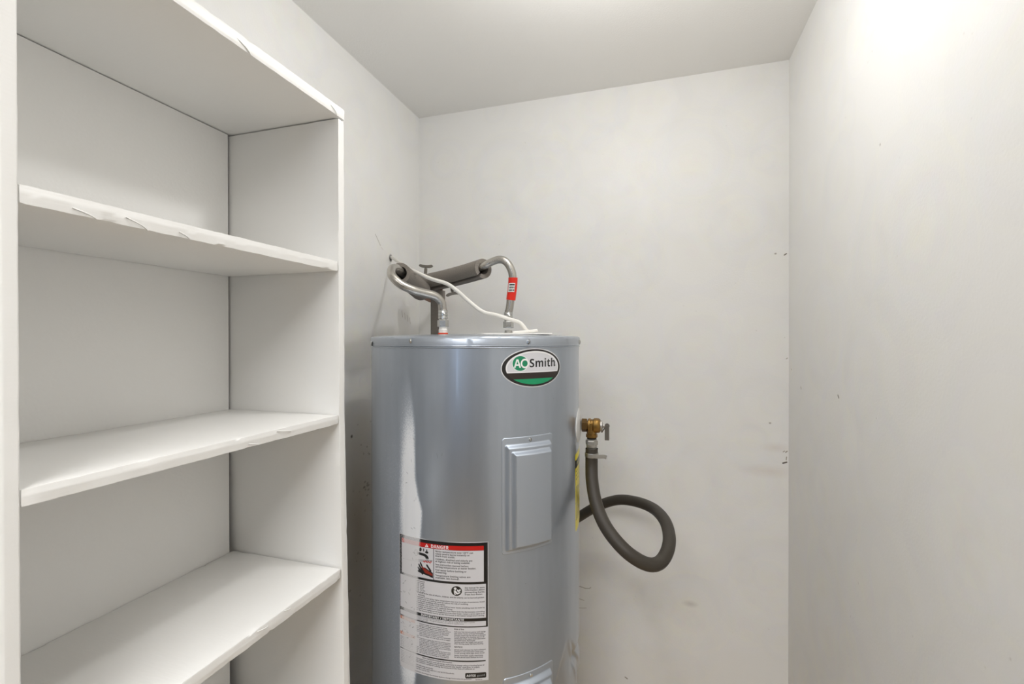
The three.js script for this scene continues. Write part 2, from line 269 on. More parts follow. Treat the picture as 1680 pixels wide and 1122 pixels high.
// where white wall paint was sprayed over the grey jacket and its label: left and right limit in degrees, by height
const SPRAY = [[1.36, -16, -13], [1.333, -17.2, -11.4], [1.28, -17.5, -9], [1.223, -17.8, -7.9], [1.112, -18.4, -7.8], [1.071, -18.8, -6.2], [1.036, -19, -4.0], [0.981, -18.5, -4.9], [0.912, -18.5, -5.9], [0.815, -18.6, -6.5], [0.733, -18.8, -6.6], [0.677, -19, -7.3], [0.63, -19, -8.8], [0.56, -18, -10]];
function spray(phi, y) {        // 0..1: how thick the overspray lies
  if (y > SPRAY[0][0] || y < 0.56) return 0;
  let k = 0; while (k < SPRAY.length - 2 && SPRAY[k + 1][0] > y) k++;
  const [ya, la, ra] = SPRAY[k], [yb, lb, rb] = SPRAY[k + 1], t = (ya - y) / (ya - yb), l = la + (lb - la) * t, r = ra + (rb - ra) * t;
  const body = THREE.MathUtils.smoothstep(phi, l - 2.5, l + 6.5), edge = 1 - THREE.MathUtils.smoothstep(phi, r - 1.6, r + 0.8);
  const top = 1 - THREE.MathUtils.smoothstep(y, 1.12, 1.35), low = THREE.MathUtils.smoothstep(y, 0.56, 0.72);
  const mist = 0.2 * THREE.MathUtils.smoothstep(phi, -50, -22) * (1 - THREE.MathUtils.smoothstep(phi, -18, -12)) * (1 - THREE.MathUtils.smoothstep(y, 1.1, 1.3));
  return Math.max(mist, body * edge * (0.12 + 0.88 * top) * (0.3 + 0.7 * low));
}
const g0 = (x, y, q) => 0.5 + 0.30 * n2(x / 2.6, y / 2.6) + 0.22 * n2(x / 7, y / 7) + 0.3 * (q - 0.5);      // speckle of the spray, 0..1
const jacketMetal = dataTex(1024, 720, (x, y) => { const s = spray(-65 + x / 1024 * 180, y / 720 * 1.42), k = Math.min(1, s * 1.4); return [0, 92 + 60 * k, 217 * (1 - k)]; }); jacketMetal.wrapS = jacketMetal.wrapT = THREE.ClampToEdgeWrapping;
const jacketMap = (() => {
  const w = 2048, h = 1440, r = rng(77), d0 = [178, 186, 197], wht = [246, 247, 249];
  const scr = []; for (let k = 0; k < 60; k++) scr.push([-55 + r() * 150, 0.6 + r() * 0.75, r() * 3, 0.002 + r() * 0.008, r()]);
  for (let k = 0; k < 16; k++) scr.push([-17 + r() * 10, 0.65 + r() * 0.6, r() * 3, 0.004 + r() * 0.007, 0.05]);
  const t = dataTex(w, h, (x, y) => {
    const phi = -65 + x / w * 180, yy = y / h * 1.42, s = spray(phi, yy);
    const a = s <= 0 ? 0 : g0(x, y, r()) < s ? 0.55 + 0.4 * Math.min(1, s * 1.2) : 0.6 * s * s;
    const m = 3 * n2(x / 420, y / 900) + 2 * n2(x / 60, y / 260) + (r() < 0.0004 ? 26 : 0);
    return d0.map((c, k) => c + m + (wht[k] - c) * a * 0.9);
  }, true);
  // scratches and specks
  const D = t.image.data;
  for (const [phi, yy, ang, len, v] of scr) { const n = Math.ceil(len * 1100); for (let k = 0; k < n; k++) { const x = Math.round((phi + 65) / 180 * w + k * Math.cos(ang)), y = Math.round(yy / 1.42 * h + k * Math.sin(ang)); if (x < 0 || y < 0 || x >= w || y >= h) continue; const o = 4 * (y * w + x), c = v < 0.3 ? 92 : 205; for (let q = 0; q < 3; q++) D[o + q] = D[o + q] * 0.45 + c * 0.55; } }
  t.wrapS = t.wrapT = THREE.ClampToEdgeWrapping; return t;
})();
const jacketBump = dataTex(512, 512, (x, y) => 128 + 70 * nc(x, y) + 26 * na(x, y)); jacketBump.repeat.set(3, 4);
const jacketMat = phy({ map: jacketMap, metalness: 1, roughness: 1, metalnessMap: jacketMetal, roughnessMap: jacketMetal, clearcoat: 0.5, clearcoatRoughness: 0.07, bumpMap: jacketBump, bumpScale: 0.00006 });
{
  const dent = (phi, y) => {       // a crease in the sheet low on the right: an inverted V whose inside is pushed in
    const ax = 73, ay = 0.690; if (y > ay) return 0;
    const dn = ay - y, l = ax - dn * 95 - 1.2 * Math.sin(dn * 20), r = ax + 1 + dn * 175, m = ax + 0.5 + dn * 110;
    const ins = THREE.MathUtils.smoothstep(phi, l - 1.2, l + 1.6) * (1 - THREE.MathUtils.smoothstep(phi, r - 1.6, r + 1.2));
    const rid = Math.exp(-(((phi - m) / 1.4) ** 2)) * 0.0035;
    return -ins * Math.min(0.007, dn * 0.11) + rid * 0.8 * Math.min(1, dn * 25) - 0.008 * THREE.MathUtils.smoothstep(dn, 0.055, 0.085) * THREE.MathUtils.smoothstep(phi, 78, 86) * (1 - THREE.MathUtils.smoothstep(dn, 0.085, 0.12));
  };
  const g = gridGeo(420, 260, (u, v) => {
    const phi = -65 + u * 360, y = 0.02 + v * (LID0 + 0.004 - 0.02), wob = 0.00035 * n3(Math.sin(phi * D2R) * 3, y * 2.2, Math.cos(phi * D2R) * 3) + (y < 0.72 ? dent(phi, y) : 0);
    return [...P(phi, y, R + wob), (phi + 65) / 180, y / 1.42];
  });
  // close the seam's shading
  const nrm = g.attributes.normal; for (let j = 0; j <= 260; j++) { const a = j * 421, b = a + 420, v = V(nrm.getX(a) + nrm.getX(b), nrm.getY(a) + nrm.getY(b), nrm.getZ(a) + nrm.getZ(b)).normalize(); nrm.setXYZ(a, v.x, v.y, v.z); nrm.setXYZ(b, v.x, v.y, v.z); }
  part('jacket', g, jacketMat, heater, 'grey enamelled sheet jacket with white overspray');
  part('base_ring', lathe([[R - 0.02, 0], [R - 0.004, 0], [R - 0.002, 0.004], [R - 0.002, 0.024], [R - 0.02, 0.024]], 90), M.lidGrey, heater);
  const rim = []; for (let k = 0; k <= 8; k++) { const a = k / 8 * Math.PI / 2; rim.push([R - 0.004 + 0.0065 * Math.cos(a), LID1 - 0.0065 + 0.0065 * Math.sin(a)]); }
  const lid = part('lid', lathe([[R - 0.004, LID0], [R + 0.0012, LID0], [R + 0.0024, LID0 + 0.0011], [R + 0.0012, LID0 + 0.0022], [R + 0.0008, LID0 + 0.0028], [R + 0.0012, LID0 + 0.0034], [R + 0.0026, LID0 + 0.0046], [R + 0.0025, LID0 + 0.0062], ...rim, [R * 0.9, LID1 + 0.0018], [R * 0.7, LID1 + 0.0045], [R * 0.4, LID1 + 0.0065], [0, LID1 + 0.0072]], 160), M.lidGrey, heater);
  for (const [phi, y] of [[-45.8, 1.4104], [-10.1, 1.4178], [45.4, 1.4150], [92.0, 1.4141]]) screw(lid, phi, y, 0.0050, R + 0.0025);
}
function screw(parent, phi, y, r, rr) {      // a pan-head screw with a slot, its washer against the sheet
  const head = lathe([[0, 0.0032], [r * 0.5, 0.0030], [r * 0.86, 0.0020], [r, 0.0006], [r, 0], [r * 1.25, 0], [r * 1.25, -0.0008], [0, -0.0008]], 20);
  const slot = new THREE.BoxGeometry(r * 1.3, 0.0006, r * 0.28).translate(0, 0.0031, 0);
  const pl = (g) => turned(g, (o) => { o.rotation.order = 'YXZ'; o.rotation.set(Math.PI / 2, phi * D2R, 0.6); o.position.set(...P(phi, y, rr)); });
  const s = part('screw', pl(head), M.steel, parent); return s.parent && s;
}
// a patch bent round the tank: raised(arc, h) gives the height over the jacket; edges turn down to it
function patch(phi0, phi1, y0, y1, nu, nv, raised) {
  const wArc = (phi1 - phi0) * D2R * R;
  return gridGeo(nu, nv, (u, v) => { const phi = phi0 + (phi1 - phi0) * u, y = y0 + (y1 - y0) * v; return [...P(phi, y, R + raised(u * wArc, v * (y1 - y0), wArc, y1 - y0)), u, v]; });
}
function accessCover(phi0, phi1, y0, y1, scrPhi, scrY, label) {
  const ss = THREE.MathUtils.smoothstep;
  const rr = (a, h, x0, x1, b0, b1, rad) => { const dx = Math.max(x0 + rad - a, a - (x1 - rad), 0), dy = Math.max(b0 + rad - h, h - (b1 - rad), 0); return rad - (dx > 0 && dy > 0 ? Math.hypot(dx, dy) : Math.max(dx, dy) > 0 ? Math.max(dx, dy) : -Math.min(a - x0 - rad, x1 - rad - a, h - b0 - rad, b1 - rad - h)); };
  const g = patch(phi0 - 0.3, phi1 + 0.3, y0 - 0.0015, y1 + 0.0015, 150, 230, (a, h, w, ht) => {
    const d0 = rr(a, h, 0.0012, w - 0.0012, 0.0012, ht - 0.0012, 0.008), d1 = rr(a, h, 0.0085, w - 0.0085, 0.0085, ht - 0.0165, 0.006), d2 = rr(a, h, 0.0205, w - 0.0185, 0.0165, ht - 0.030, 0.005);
    return -0.0012 + 0.0026 * ss(d0, 0, 0.0013) + 0.0105 * ss(d1, -0.0005, 0.0085) + 0.0115 * ss(d2, -0.0005, 0.0085);
  });
  const c = part('access_cover', g, M.coverGrey, heater, label);
  screw(c, scrPhi, scrY, 0.0036, R + 0.0022);
}
accessCover(32.5, 60.2, 0.9435, 1.2027, 46.3, 1.1945, 'upper grey embossed access cover');
accessCover(33.0, 60.5, 0.409, 0.6690, 46.7, 0.6605, 'lower grey embossed access cover');

// --- labels
const oversprayOn = (x, w, h, phi0, phi1, y0, y1, seed) => {
  const r = rng(seed), sx = w / (phi1 - phi0), sy = h / (y1 - y0);
  for (let py = 0; py < h; py += 5) for (let px = 0; px < w * 0.42; px += 5) {
    const s = spray(phi0 + px / sx, y1 - py / sy); if (s < 0.05) continue;
    const a = Math.min(0.86, Math.max(0, s * 1.12 - 0.32 * r() * (s < 0.8 ? 1.6 : 0.5)));
    x.fillStyle = `rgba(222,221,222,${a.toFixed(2)})`; x.fillRect(px + r() * 2, py + r() * 2, 6, 6);
  }
  for (let k = 0; k < 26; k++) { const px = 10 + r() * w * 0.2, py = r() * h, a = r() * 3; x.strokeStyle = `rgba(40,40,42,${0.3 + r() * 0.5})`; x.lineWidth = 2 + r() * 3; x.beginPath(); x.moveTo(px, py); x.lineTo(px + 26 * Math.cos(a), py + 26 * Math.sin(a)); x.stroke(); }
};
const LW = 1040, LH = 1456;
const warningMap = canvasTex(LW, LH, (x, w, h) => {
  const K = '#0c0c0e', PAPER = '#d6d5d9';
  x.fillStyle = PAPER; x.fillRect(0, 0, w, h);
  x.fillStyle = K; x.fillRect(6, 6, w - 12, 884);
  x.fillStyle = '#c3140f'; x.fillRect(42, 40, w - 90, 46);
  x.fillStyle = '#ececee'; x.font = 'bold 50px sans-serif'; x.textBaseline = 'middle';
  x.beginPath(); x.moveTo(352, 80); x.lineTo(374, 46); x.lineTo(396, 80); x.fill(); x.fillStyle = '#c3140f'; x.fillRect(371, 57, 6, 13); x.fillRect(371, 73, 6, 4);
  x.fillStyle = '#ececee'; x.fillText('DANGER', 420, 65);
  x.fillStyle = PAPER; x.fillRect(42, 88, w - 90, 328);
  x.fillStyle = '#3a3a3e'; x.fillRect(452, 88, 7, 328);
  // picture: a running tap over a scalded hand
  x.save(); x.translate(0, 97 - 130 * 0.75); x.scale(1, 0.75); x.strokeStyle = K; x.fillStyle = K; x.lineWidth = 9;
  x.beginPath(); x.ellipse(242, 216, 19, 44, 0, 0, 7); x.stroke();
  x.beginPath(); x.moveTo(248, 196); x.lineTo(330, 206); x.quadraticCurveTo(394, 212, 398, 272); x.lineTo(362, 276); x.quadraticCurveTo(358, 244, 326, 242); x.lineTo(248, 232); x.fill();
  x.beginPath(); x.ellipse(296, 158, 16, 28, 0.1, 0, 7); x.fill(); x.fillRect(330, 136, 12, 42); x.beginPath(); x.ellipse(374, 184, 20, 16, 0, 0, 7); x.fill(); x.fillRect(368, 142, 12, 30);
  x.fillStyle = '#aeb0b6'; x.fillRect(366, 274, 30, 40);
  x.strokeStyle = '#6b6b70'; x.lineWidth = 6; x.beginPath(); x.moveTo(60, 352); x.lineTo(200, 344); x.lineTo(440, 296); x.moveTo(220, 318); x.lineTo(440, 286); x.stroke();
  x.fillStyle = '#c02d22'; for (let k = 0; k < 9; k++) { x.beginPath(); x.arc(336 + k * 11, 318 + 9 * Math.sin(k * 2.1), 8, 0, 7); x.fill(); }
  x.restore(); x.save(); x.translate(0, 278 - 330 * 1.48); x.scale(1, 1.48); x.strokeStyle = K; x.lineWidth = 16; x.lineCap = 'round';
  for (const [a, b, c, d] of [[322, 402, 268, 364], [318, 384, 278, 342], [332, 372, 298, 328], [340, 396, 270, 388], [420, 372, 376, 336]]) { x.beginPath(); x.moveTo(a, b - 8); x.lineTo(c, d - 8); x.stroke(); }
  x.fillStyle = K; x.beginPath(); x.moveTo(300, 352); x.lineTo(352, 346); x.lineTo(446, 376); x.lineTo(448, 414); x.lineTo(400, 404); x.lineTo(308, 392); x.fill();
  x.fillStyle = '#8f2413'; x.beginPath(); x.moveTo(300, 338); x.lineTo(350, 352); x.lineTo(440, 384); x.lineTo(440, 398); x.lineTo(352, 384); x.fill(); x.restore();
  // words beside it
  const T = (s, px, py, size, weight = 'bold', c = K) => { x.fillStyle = c; x.font = `${weight} ${size}px sans-serif`; x.textBaseline = 'alphabetic'; x.fillText(s, px, py, w - 40 - px); };
  ['Water temperature over 125°F can', 'cause severe burns instantly or', 'death from scalds.', '', 'Children, disabled and elderly are', 'at highest risk of being scalded.', '', 'See instruction manual before', 'setting temperature at water heater.', '', 'Feel water before bathing or', 'showering.', '', 'Temperature limiting valves are', 'available, see manual.'].reduce((y, s) => { if (s) T(s, 474, y, 24.5); return y + (s ? 24.5 : 8); }, 120);
  // second panel
  x.save(); x.translate(0, 440 - 440 * 0.89); x.scale(1, 0.89); x.fillStyle = PAPER; x.fillRect(16, 440, w - 42, 400);
  ['Scald hazard', 'Water temp.', '120°F  5 min', '130°F  30 sec', '140°F  5 sec', '150°F  1½ sec', '160°F  ½ sec'].forEach((s, i) => T(s, 232, 468 + i * 21, 19));
  x.fillStyle = '#e6e6e8'; x.beginPath(); x.arc(706, 520, 62, 0, 7); x.fill(); x.fillStyle = K; x.beginPath(); x.arc(706, 520, 57, 0, 7); x.fill();
  x.fillStyle = '#e6e6e8'; x.beginPath(); x.arc(692, 494, 15, 0, 7); x.fill(); x.beginPath(); x.moveTo(676, 514); x.lineTo(696, 514); x.lineTo(716, 540); x.lineTo(744, 530); x.lineTo(748, 542); x.lineTo(712, 562); x.lineTo(692, 545); x.lineTo(702, 568); x.lineTo(682, 562); x.fill();
  x.beginPath(); x.moveTo(712, 500); x.lineTo(730, 508); x.lineTo(746, 492); x.lineTo(752, 518); x.lineTo(730, 532); x.lineTo(712, 524); x.fill();
  ['See manual for more', 'information about', 'preventing burns', 'from hot water.'].forEach((s, i) => T(s, 792, 490 + i * 26, 25));
  T('The burns at the skin of infants, children, and the elderly can be burned quicker.', 236, 606, 22.5, 'bold');
  T('to  Warning', 232, 632, 21);
  T('Connected to a hot spring, higher temperatures may occur in certain circumstances. Install', 242, 656, 20, 'bold'); T('a device such as a mixing valve to reduce the risk of scalding.', 242, 679, 20, 'bold');
  T('For an anti-scalding mixing valve:', 246, 702, 21);
  ['If installed in the heating closet, the tank hot water heater plumbing must be made by', 'an installer with water valve replaced fitting.', 'To change the temperature setting, you must adjust both the thermostats controlling', 'the water heater energy and the temperature of the water heater. Contact a service agent to do', 'so. The manual shows how to set the thermostat at the lowest temperature setting.'].forEach((s, i) => T(s, 240, 726 + i * 23, 19.5, 'bold'));
  x.fillStyle = K; x.fillRect(16, 840, w - 42, 36); T('IMPORTANT / IMPORTANTE', 300, 872, 37, 'bold', '#e8e8ea'); x.restore();
  x.fillStyle = PAPER; x.fillRect(16, 829, w - 42, 51);
  ['Instructions are available from the dealer, or call 1-800 for a copy of this label in Spanish.', 'Si usted no lee inglés, obtenga las etiquetas y el manual en español de su', 'concesionario local.'].forEach((s, i) => T(s, 240, 845 + i * 16, 16.5, 'normal', '#222226'));
  // third panel, in columns
  x.fillStyle = PAPER; x.fillRect(6, 892, w - 12, h - 898);
  x.fillStyle = K; x.fillRect(6, 880, w - 12, 12); x.fillStyle = '#c5532b'; x.fillRect(16, 894, 210, 32); x.fillRect(16, 1064, 210, 32);
  T('WARNING', 40, 920, 28, 'bold', '#ead9d0'); T('WARNING', 40, 1090, 28, 'bold', '#ead9d0');
  x.strokeStyle = '#33333a'; x.lineWidth = 5; x.beginPath(); for (const [a, b, c, d] of [[50, 955, 78, 978], [60, 1005, 112, 1000], [140, 960, 180, 954], [70, 1030, 130, 1034]]) { x.moveTo(a, b); x.lineTo(c, d); } x.stroke();
  const words = 'water heater must be fed to the tank and all the energy connected only when full of supply before turning on power read the manual install heating element or valve never with label of the unit and keep clear from any flammable vapors have a licensed person check the relief pipe at each year'.split(' ');
  const rw = rng(5), col = (px, py, wid, n, step, size) => { for (let i = 0; i < n; i++) { let t = ''; x.font = `bold ${size}px sans-serif`; while (x.measureText(t).width < wid * (i % 6 === 5 ? 0.62 : 0.9)) t += words[Math.floor(rw() * words.length)] + ' '; x.fillStyle = '#1b1b20'; x.fillText(t.trim(), px, py + i * step, wid); } };
  col(20, 1124, 180, 7, 17, 15); col(282, 918, 360, 8, 17.5, 16); col(282, 1072, 360, 10, 17, 16); col(232, 950, 40, 4, 18, 15); col(232, 1050, 40, 2, 18, 15); col(232, 1170, 40, 4, 18, 15);
  T('Risk of fire', 680, 920, 20); col(680, 946, 330, 8, 18, 17); T('NOTICE', 680, 1108, 24); col(680, 1134, 330, 3, 18, 17); col(680, 1194, 330, 2, 18, 17); 
  x.fillStyle = K; x.fillRect(14, 1240, w - 44, 13);
  col(24, 1278, 190, 8, 17, 15);
  T('Rate and performance information', 320, 1275, 20); ['This water heater must meet all energy conformity in energy rating or heating factor of', 'the insulation, efficiency may be obtained from your dealer, contractor, or supply.', 'This system is capable of meeting the standards of the State of California at', ' '].forEach((t, i) => T(t, 236, 1298 + i * 18, 18, 'bold', '#202026'));
  ['the following standards:', 'Complies with applicable U.S. and UL174 Standards.', 'See the rate for the.'].forEach((t, i) => { x.fillStyle = '#202026'; x.font = 'bold 18px sans-serif'; x.fillText(t, 236, 1368 + i * 20, 540); });
  T('Insulation, according to the National Appliance Energy Conservation Act guidelines.', 220, 1440, 16, 'bold', '#26262c'); T('100109315', 900, 1448, 15, 'bold', '#26262c');
  x.fillStyle = K; x.beginPath(); x.roundRect(796, 1368, 220, 58, 14); x.fill(); x.fillStyle = '#f0f0f2'; x.font = 'bold 31px sans-serif'; x.fillText('AOTEX', 810, 1408, 104); x.fillStyle = '#8f9398'; x.fillText('guard', 918, 1408, 90);
  oversprayOn(x, w, h, -17.7, 26.5, 0.6722, 0.9770, 9);
});
const sheet = (map) => phy({ map, roughness: 0.36, clearcoat: 0.2, clearcoatRoughness: 0.15 });
function decal(name, phi0, phi1, y0, y1, map, label, thick = 0.0005) { return part(name, patch(phi0, phi1, y0, y1, 60, 30, (a, h, w, ht) => (a < 1e-6 || h < 1e-6 || a > w - 1e-6 || h > ht - 1e-6) ? 0.0001 : thick), sheet(map), heater, label); }
decal('warning_label', -17.7, 26.5, 0.6722, 0.9770, warningMap, 'large red, black and white danger label', 0.0007);

const badgeMap = canvasTex(1100, 600, (x, w, h) => {
  const cx = w / 2, cy = h / 2;
  x.fillStyle = '#d9dadc'; x.fillRect(0, 0, w, h);
  x.fillStyle = '#17110f'; x.beginPath(); x.ellipse(cx, cy, 534, 284, 0, 0, 7); x.fill();
  x.save(); x.beginPath(); x.ellipse(cx + 8, cy - 2, 484, 256, 0, 0, 7); x.clip();
  x.fillStyle = '#f3f3f4'; x.fillRect(0, 0, w, 372);
  x.fillStyle = '#dcdce0'; x.save(); x.beginPath(); x.ellipse(cx + 8, cy + 4, 462, 238, 0, 0, 7); x.clip(); x.fillRect(0, 0, w, 356); x.restore();
  x.fillStyle = '#2b201b'; x.fillRect(0, 374, w, 92);
  x.fillStyle = '#0f9a66'; x.fillRect(0, 466, w, 200); x.restore();
  x.save(); x.beginPath(); x.ellipse(cx + 4, cy, 500, 262, 0, 0, 7); x.clip(); x.restore();
  x.fillStyle = '#f4f4f5'; x.beginPath(); x.ellipse(306, 228, 134, 122, 0, 0, 7); x.fill(); x.fillStyle = '#0f8a5f'; x.beginPath(); x.ellipse(304, 228, 124, 112, 0, 0, 7); x.fill();
  x.textBaseline = 'alphabetic'; x.font = 'bold 176px sans-serif'; x.lineJoin = 'round';
  x.strokeStyle = '#0f8a5f'; x.fillStyle = '#f6f6f6'; x.fillText('A', 200, 292); 
  x.lineWidth = 26; x.strokeStyle = '#f6f6f6'; x.beginPath(); x.ellipse(380, 230, 58, 60, 0, 0, 7); x.stroke();
  x.fillStyle = '#0b0b0d'; x.font = 'bold 176px sans-serif'; x.save(); x.translate(452, 290); x.scale(1.06, 1); x.fillText('Smith', 0, 0); x.restore(); x.fillRect(966, 268, 11, 14);
});
{
  const bp0 = 32.2, bp1 = 66.2, by0 = 1.3120, by1 = 1.4010;     // an oval plate bent round the tank
  const g = gridGeo(56, 14, (u, v) => {
    const a = u * 2 * Math.PI, rr = Math.min(1, v / 0.93), uu = 0.5 + 0.5 * rr * Math.cos(a), vv = 0.5 + 0.5 * rr * Math.sin(a);
    return [...P(bp0 + (bp1 - bp0) * uu, by0 + (by1 - by0) * vv, R + (v > 0.95 ? 0.0001 : 0.0009)), uu, vv];
  }, true);
  part('brand_badge', g, sheet(badgeMap), heater, 'oval white, black and green brand badge');
}
const energyMap = canvasTex(300, 900, (x, w, h) => {
  x.fillStyle = '#e9d81c'; x.fillRect(0, 0, w, h); x.fillStyle = '#111'; x.textBaseline = 'alphabetic';
  x.font = 'bold 30px sans-serif'; x.fillRect(0, 70, w, 90); x.fillStyle = '#e9d81c'; x.fillText('ENERGYGUIDE', 30, 128); x.fillStyle = '#111';
  x.font = 'bold 22px sans-serif'; ['Water Heater - Electric', 'Estimated Yearly', 'Energy Cost'].forEach((s, i) => x.fillText(s, 8, 210 + i * 44));
  for (let k = 0; k < 18; k++) x.fillRect(10, 380 + k * 22, 40 + (k * 53) % 200, 7);
  x.fillRect(0, 560, w, 6); x.fillRect(40, 500, 8, 30); x.fillRect(70, 620, 14, 50);
});
{ // stuck on slightly askew, so that its upper and lower edges climb to the right
  const g = gridGeo(24, 24, (u, v) => { const phi = 84.0 + 26 * u; return [...P(phi, 0.930 + 0.2005 * v + 0.014 * u - 0.004, R + (u === 0 || u === 1 || v === 0 || v === 1 ? 0.0001 : 0.0011)), u, v]; });
  part('energy_label', g, sheet(energyMap), heater, 'yellow energy label at the right edge');
}

// --- fittings on the lid
const nipple = (a) => [0.1 * Math.sin(a * D2R), 0.1 * Math.cos(a * D2R)];
const [hx, hz] = nipple(-43.5), [cx2, cz2] = nipple(136.5);
part('nipple_ring', lathe([[0, 0], [0.0125, 0], [0.0135, 0.001], [0.0135, 0.0044], [0.012, 0.005], [0, 0.005]]).translate(hx, 1.4338, hz), M.redRing, heater, 'red plastic ring of the hot outlet');
part('nipple', lathe([[0, 0], [0.0112, 0], [0.0118, 0.002], [0.0118, 0.009], [0.0105, 0.010], [0.0105, 0.018], [0, 0.018]]).translate(hx, 1.4386, hz), M.whitePlastic, heater, 'white lined outlet nipple');
part('nipple', lathe([[0.0001, 0], [0.015, 0], [0.016, 0.002], [0.0155, 0.006], [0.0115, 0.007], [0.0105, 0.014], [0, 0.014]]).translate(cx2, 1.4335, cz2), M.zinc, heater, 'galvanised inlet nipple');
{ // the wiring box cover: a thin plate on the lid with a clamp for the cable
  const s = new THREE.Shape(); const w = 0.088, d = 0.05, r = 0.012; s.moveTo(-w + r, -d); s.lineTo(w - r, -d); s.quadraticCurveTo(w, -d, w, -d + r); s.lineTo(w, d - r); s.quadraticCurveTo(w, d, w - r, d); s.lineTo(-w + r, d); s.quadraticCurveTo(-w, d, -w, d - r); s.lineTo(-w, -d + r); s.quadraticCurveTo(-w, -d, -w + r, -d);
  const g = new THREE.ExtrudeGeometry(s, { depth: 0.0016, bevelEnabled: true, bevelThickness: 0.0008, bevelSize: 0.0008, bevelSegments: 2 }); g.rotateX(-Math.PI / 2);
  const cover = part('wiring_cover', turned(g, (o) => { o.position.set(0.1330, 1.4342, 0.062); o.rotation.y = 19 * D2R; }), M.whitePlastic, heater, 'white wiring cover plate on the lid');
  part('cable_clamp', turned(new RoundedBoxGeometry(0.064, 0.0075, 0.018, 3, 0.0028), (o) => { o.position.set(0.160, 1.4405, 0.075); o.rotation.set(0, 19 * D2R, 0.09); }), M.whitePlastic, cover, 'white plastic cable clamp');
}

// --- pressure relief valve, its own axis x pointing out of the tank
{
  const g = new THREE.Group(); g.name = 'relief_valve'; g.position.set(...P(95, 1.1935)); g.rotation.y = (95 - 90) * D2R; heater.add(g); g.userData.label = 'brass pressure relief valve with lever';
  const ax = (geo) => geo.rotateZ(-Math.PI / 2);          // lathe axis y -> x
  part('escutcheon', ax(lathe([[0.012, 0.0055], [0.024, 0.0055], [0.038, 0.003], [0.0475, -0.001], [0.049, -0.004], [0.049, -0.012], [0.046, -0.012], [0.012, -0.004]], 48)), M.greyPlastic, g, 'pale grey plastic collar');
  part('inlet_nut', ax(merge([hex(0.0175, 0.014), lathe([[0, 0.012], [0.0125, 0.012], [0.0125, 0.022], [0, 0.022]], 24)])).translate(0.008, 0, 0), M.bronze, g);
  part('valve_body', merge([ax(lathe([[0, 0.024], [0.0165, 0.024], [0.0185, 0.026], [0.0185, 0.031], [0.0165, 0.0325], [0.0165, 0.037], [0.0178, 0.0385], [0.0192, 0.041], [0.0196, 0.0465], [0.0190, 0.0530], [0.017, 0.0560], [0.0115, 0.0575], [0, 0.0575]], 36)),
    lathe([[0, -0.008], [0.0128, -0.010], [0.0132, -0.022], [0.0155, -0.0235], [0.0155, -0.0300], [0.0140, -0.0315], [0, -0.0315]], 32).translate(0.034, 0, 0),
    turned(new RoundedBoxGeometry(0.007, 0.026, 0.006, 2, 0.0018), (o) => { o.position.set(0.0325, -0.003, 0.0165); })]), M.brass, g, 'cast brass valve body');
  part('outlet_seal', lathe([[0, 0], [0.0122, 0], [0.0122, -0.0045], [0, -0.0045]], 24).translate(0.034, -0.0312, 0), M.dark, g);
  part('valve_cap', ax(lathe([[0, 0.056], [0.0145, 0.056], [0.0150, 0.058], [0.0140, 0.0615], [0.0055, 0.063], [0.0045, 0.068], [0, 0.068]], 28)), M.zinc, g);
  part('lever', merge([turned(new RoundedBoxGeometry(0.0115, 0.036, 0.0032, 2, 0.0012), (o) => { o.position.set(0.0735, -0.0195, 0.002); }), turned(new THREE.CylinderGeometry(0.0065, 0.0065, 0.0042, 20), (o) => { o.rotation.x = Math.PI / 2; o.position.set(0.0738, 0.0005, 0.002); }),
    turned(new THREE.CylinderGeometry(0.002, 0.002, 0.011, 12), (o) => { o.rotation.x = Math.PI / 2; o.position.set(0.0738, 0.0005, 0.003); }), turned(new RoundedBoxGeometry(0.0035, 0.021, 0.003, 2, 0.001), (o) => { o.position.set(0.0655, -0.009, 0.001); o.rotation.z = -0.6; })]), M.darkZinc, g, 'flat steel test lever');
}

// ---------------------------------------------------------------- flexible connectors
const NUTY = 1.4545;
function connector(label, x, z, pts, tag) {
  const t = thing('flexible_connector', label, 'water connector', [x, NUTY, z], undefined);
  const loc = pts.map(([a, b, c]) => [a - x, b - NUTY, c - z]);
  part('coupling_nut', hex(0.0152, 0.0185).rotateY(0.35), M.steel, t);
  const c = spline([[0, 0.044, 0], ...loc]);
  part('crimp_sleeve', merge([lathe([[0, 0.0185], [0.0112, 0.0185], [0.0112, 0.0215], [0.0128, 0.0225], [0.0128, 0.0275], [0.0118, 0.029], [0.0128, 0.0305], [0.0128, 0.0355], [0.0118, 0.037], [0.0128, 0.0385], [0.0126, 0.0445], [0.011, 0.046]], 28)]), M.steel, t);
  part('braided_hose', tube(c, 0.0112, 150, 20), M.braid, t, 'braided steel hose');
  return { t, c };
}
// hot side: leaves the nut, bends left toward the viewer and doubles back into the foam sleeve by the left wall
connector('braided steel connector looping left from the red ringed outlet', 0.3965, 0.6009, [
  [0.3954, 1.5043, 0.6018], [0.3936, 1.5216, 0.6054], [0.3826, 1.5358, 0.6192], [0.3635, 1.5424, 0.6408], [0.3430, 1.5491, 0.6681], [0.3182, 1.5628, 0.6863], [0.2947, 1.5853, 0.6882],
  [0.2784, 1.6063, 0.6618], [0.2731, 1.6133, 0.6320], [0.2647, 1.6093, 0.5927], [0.2468, 1.6056, 0.5354], [0.2266, 1.6000, 0.4789]]);
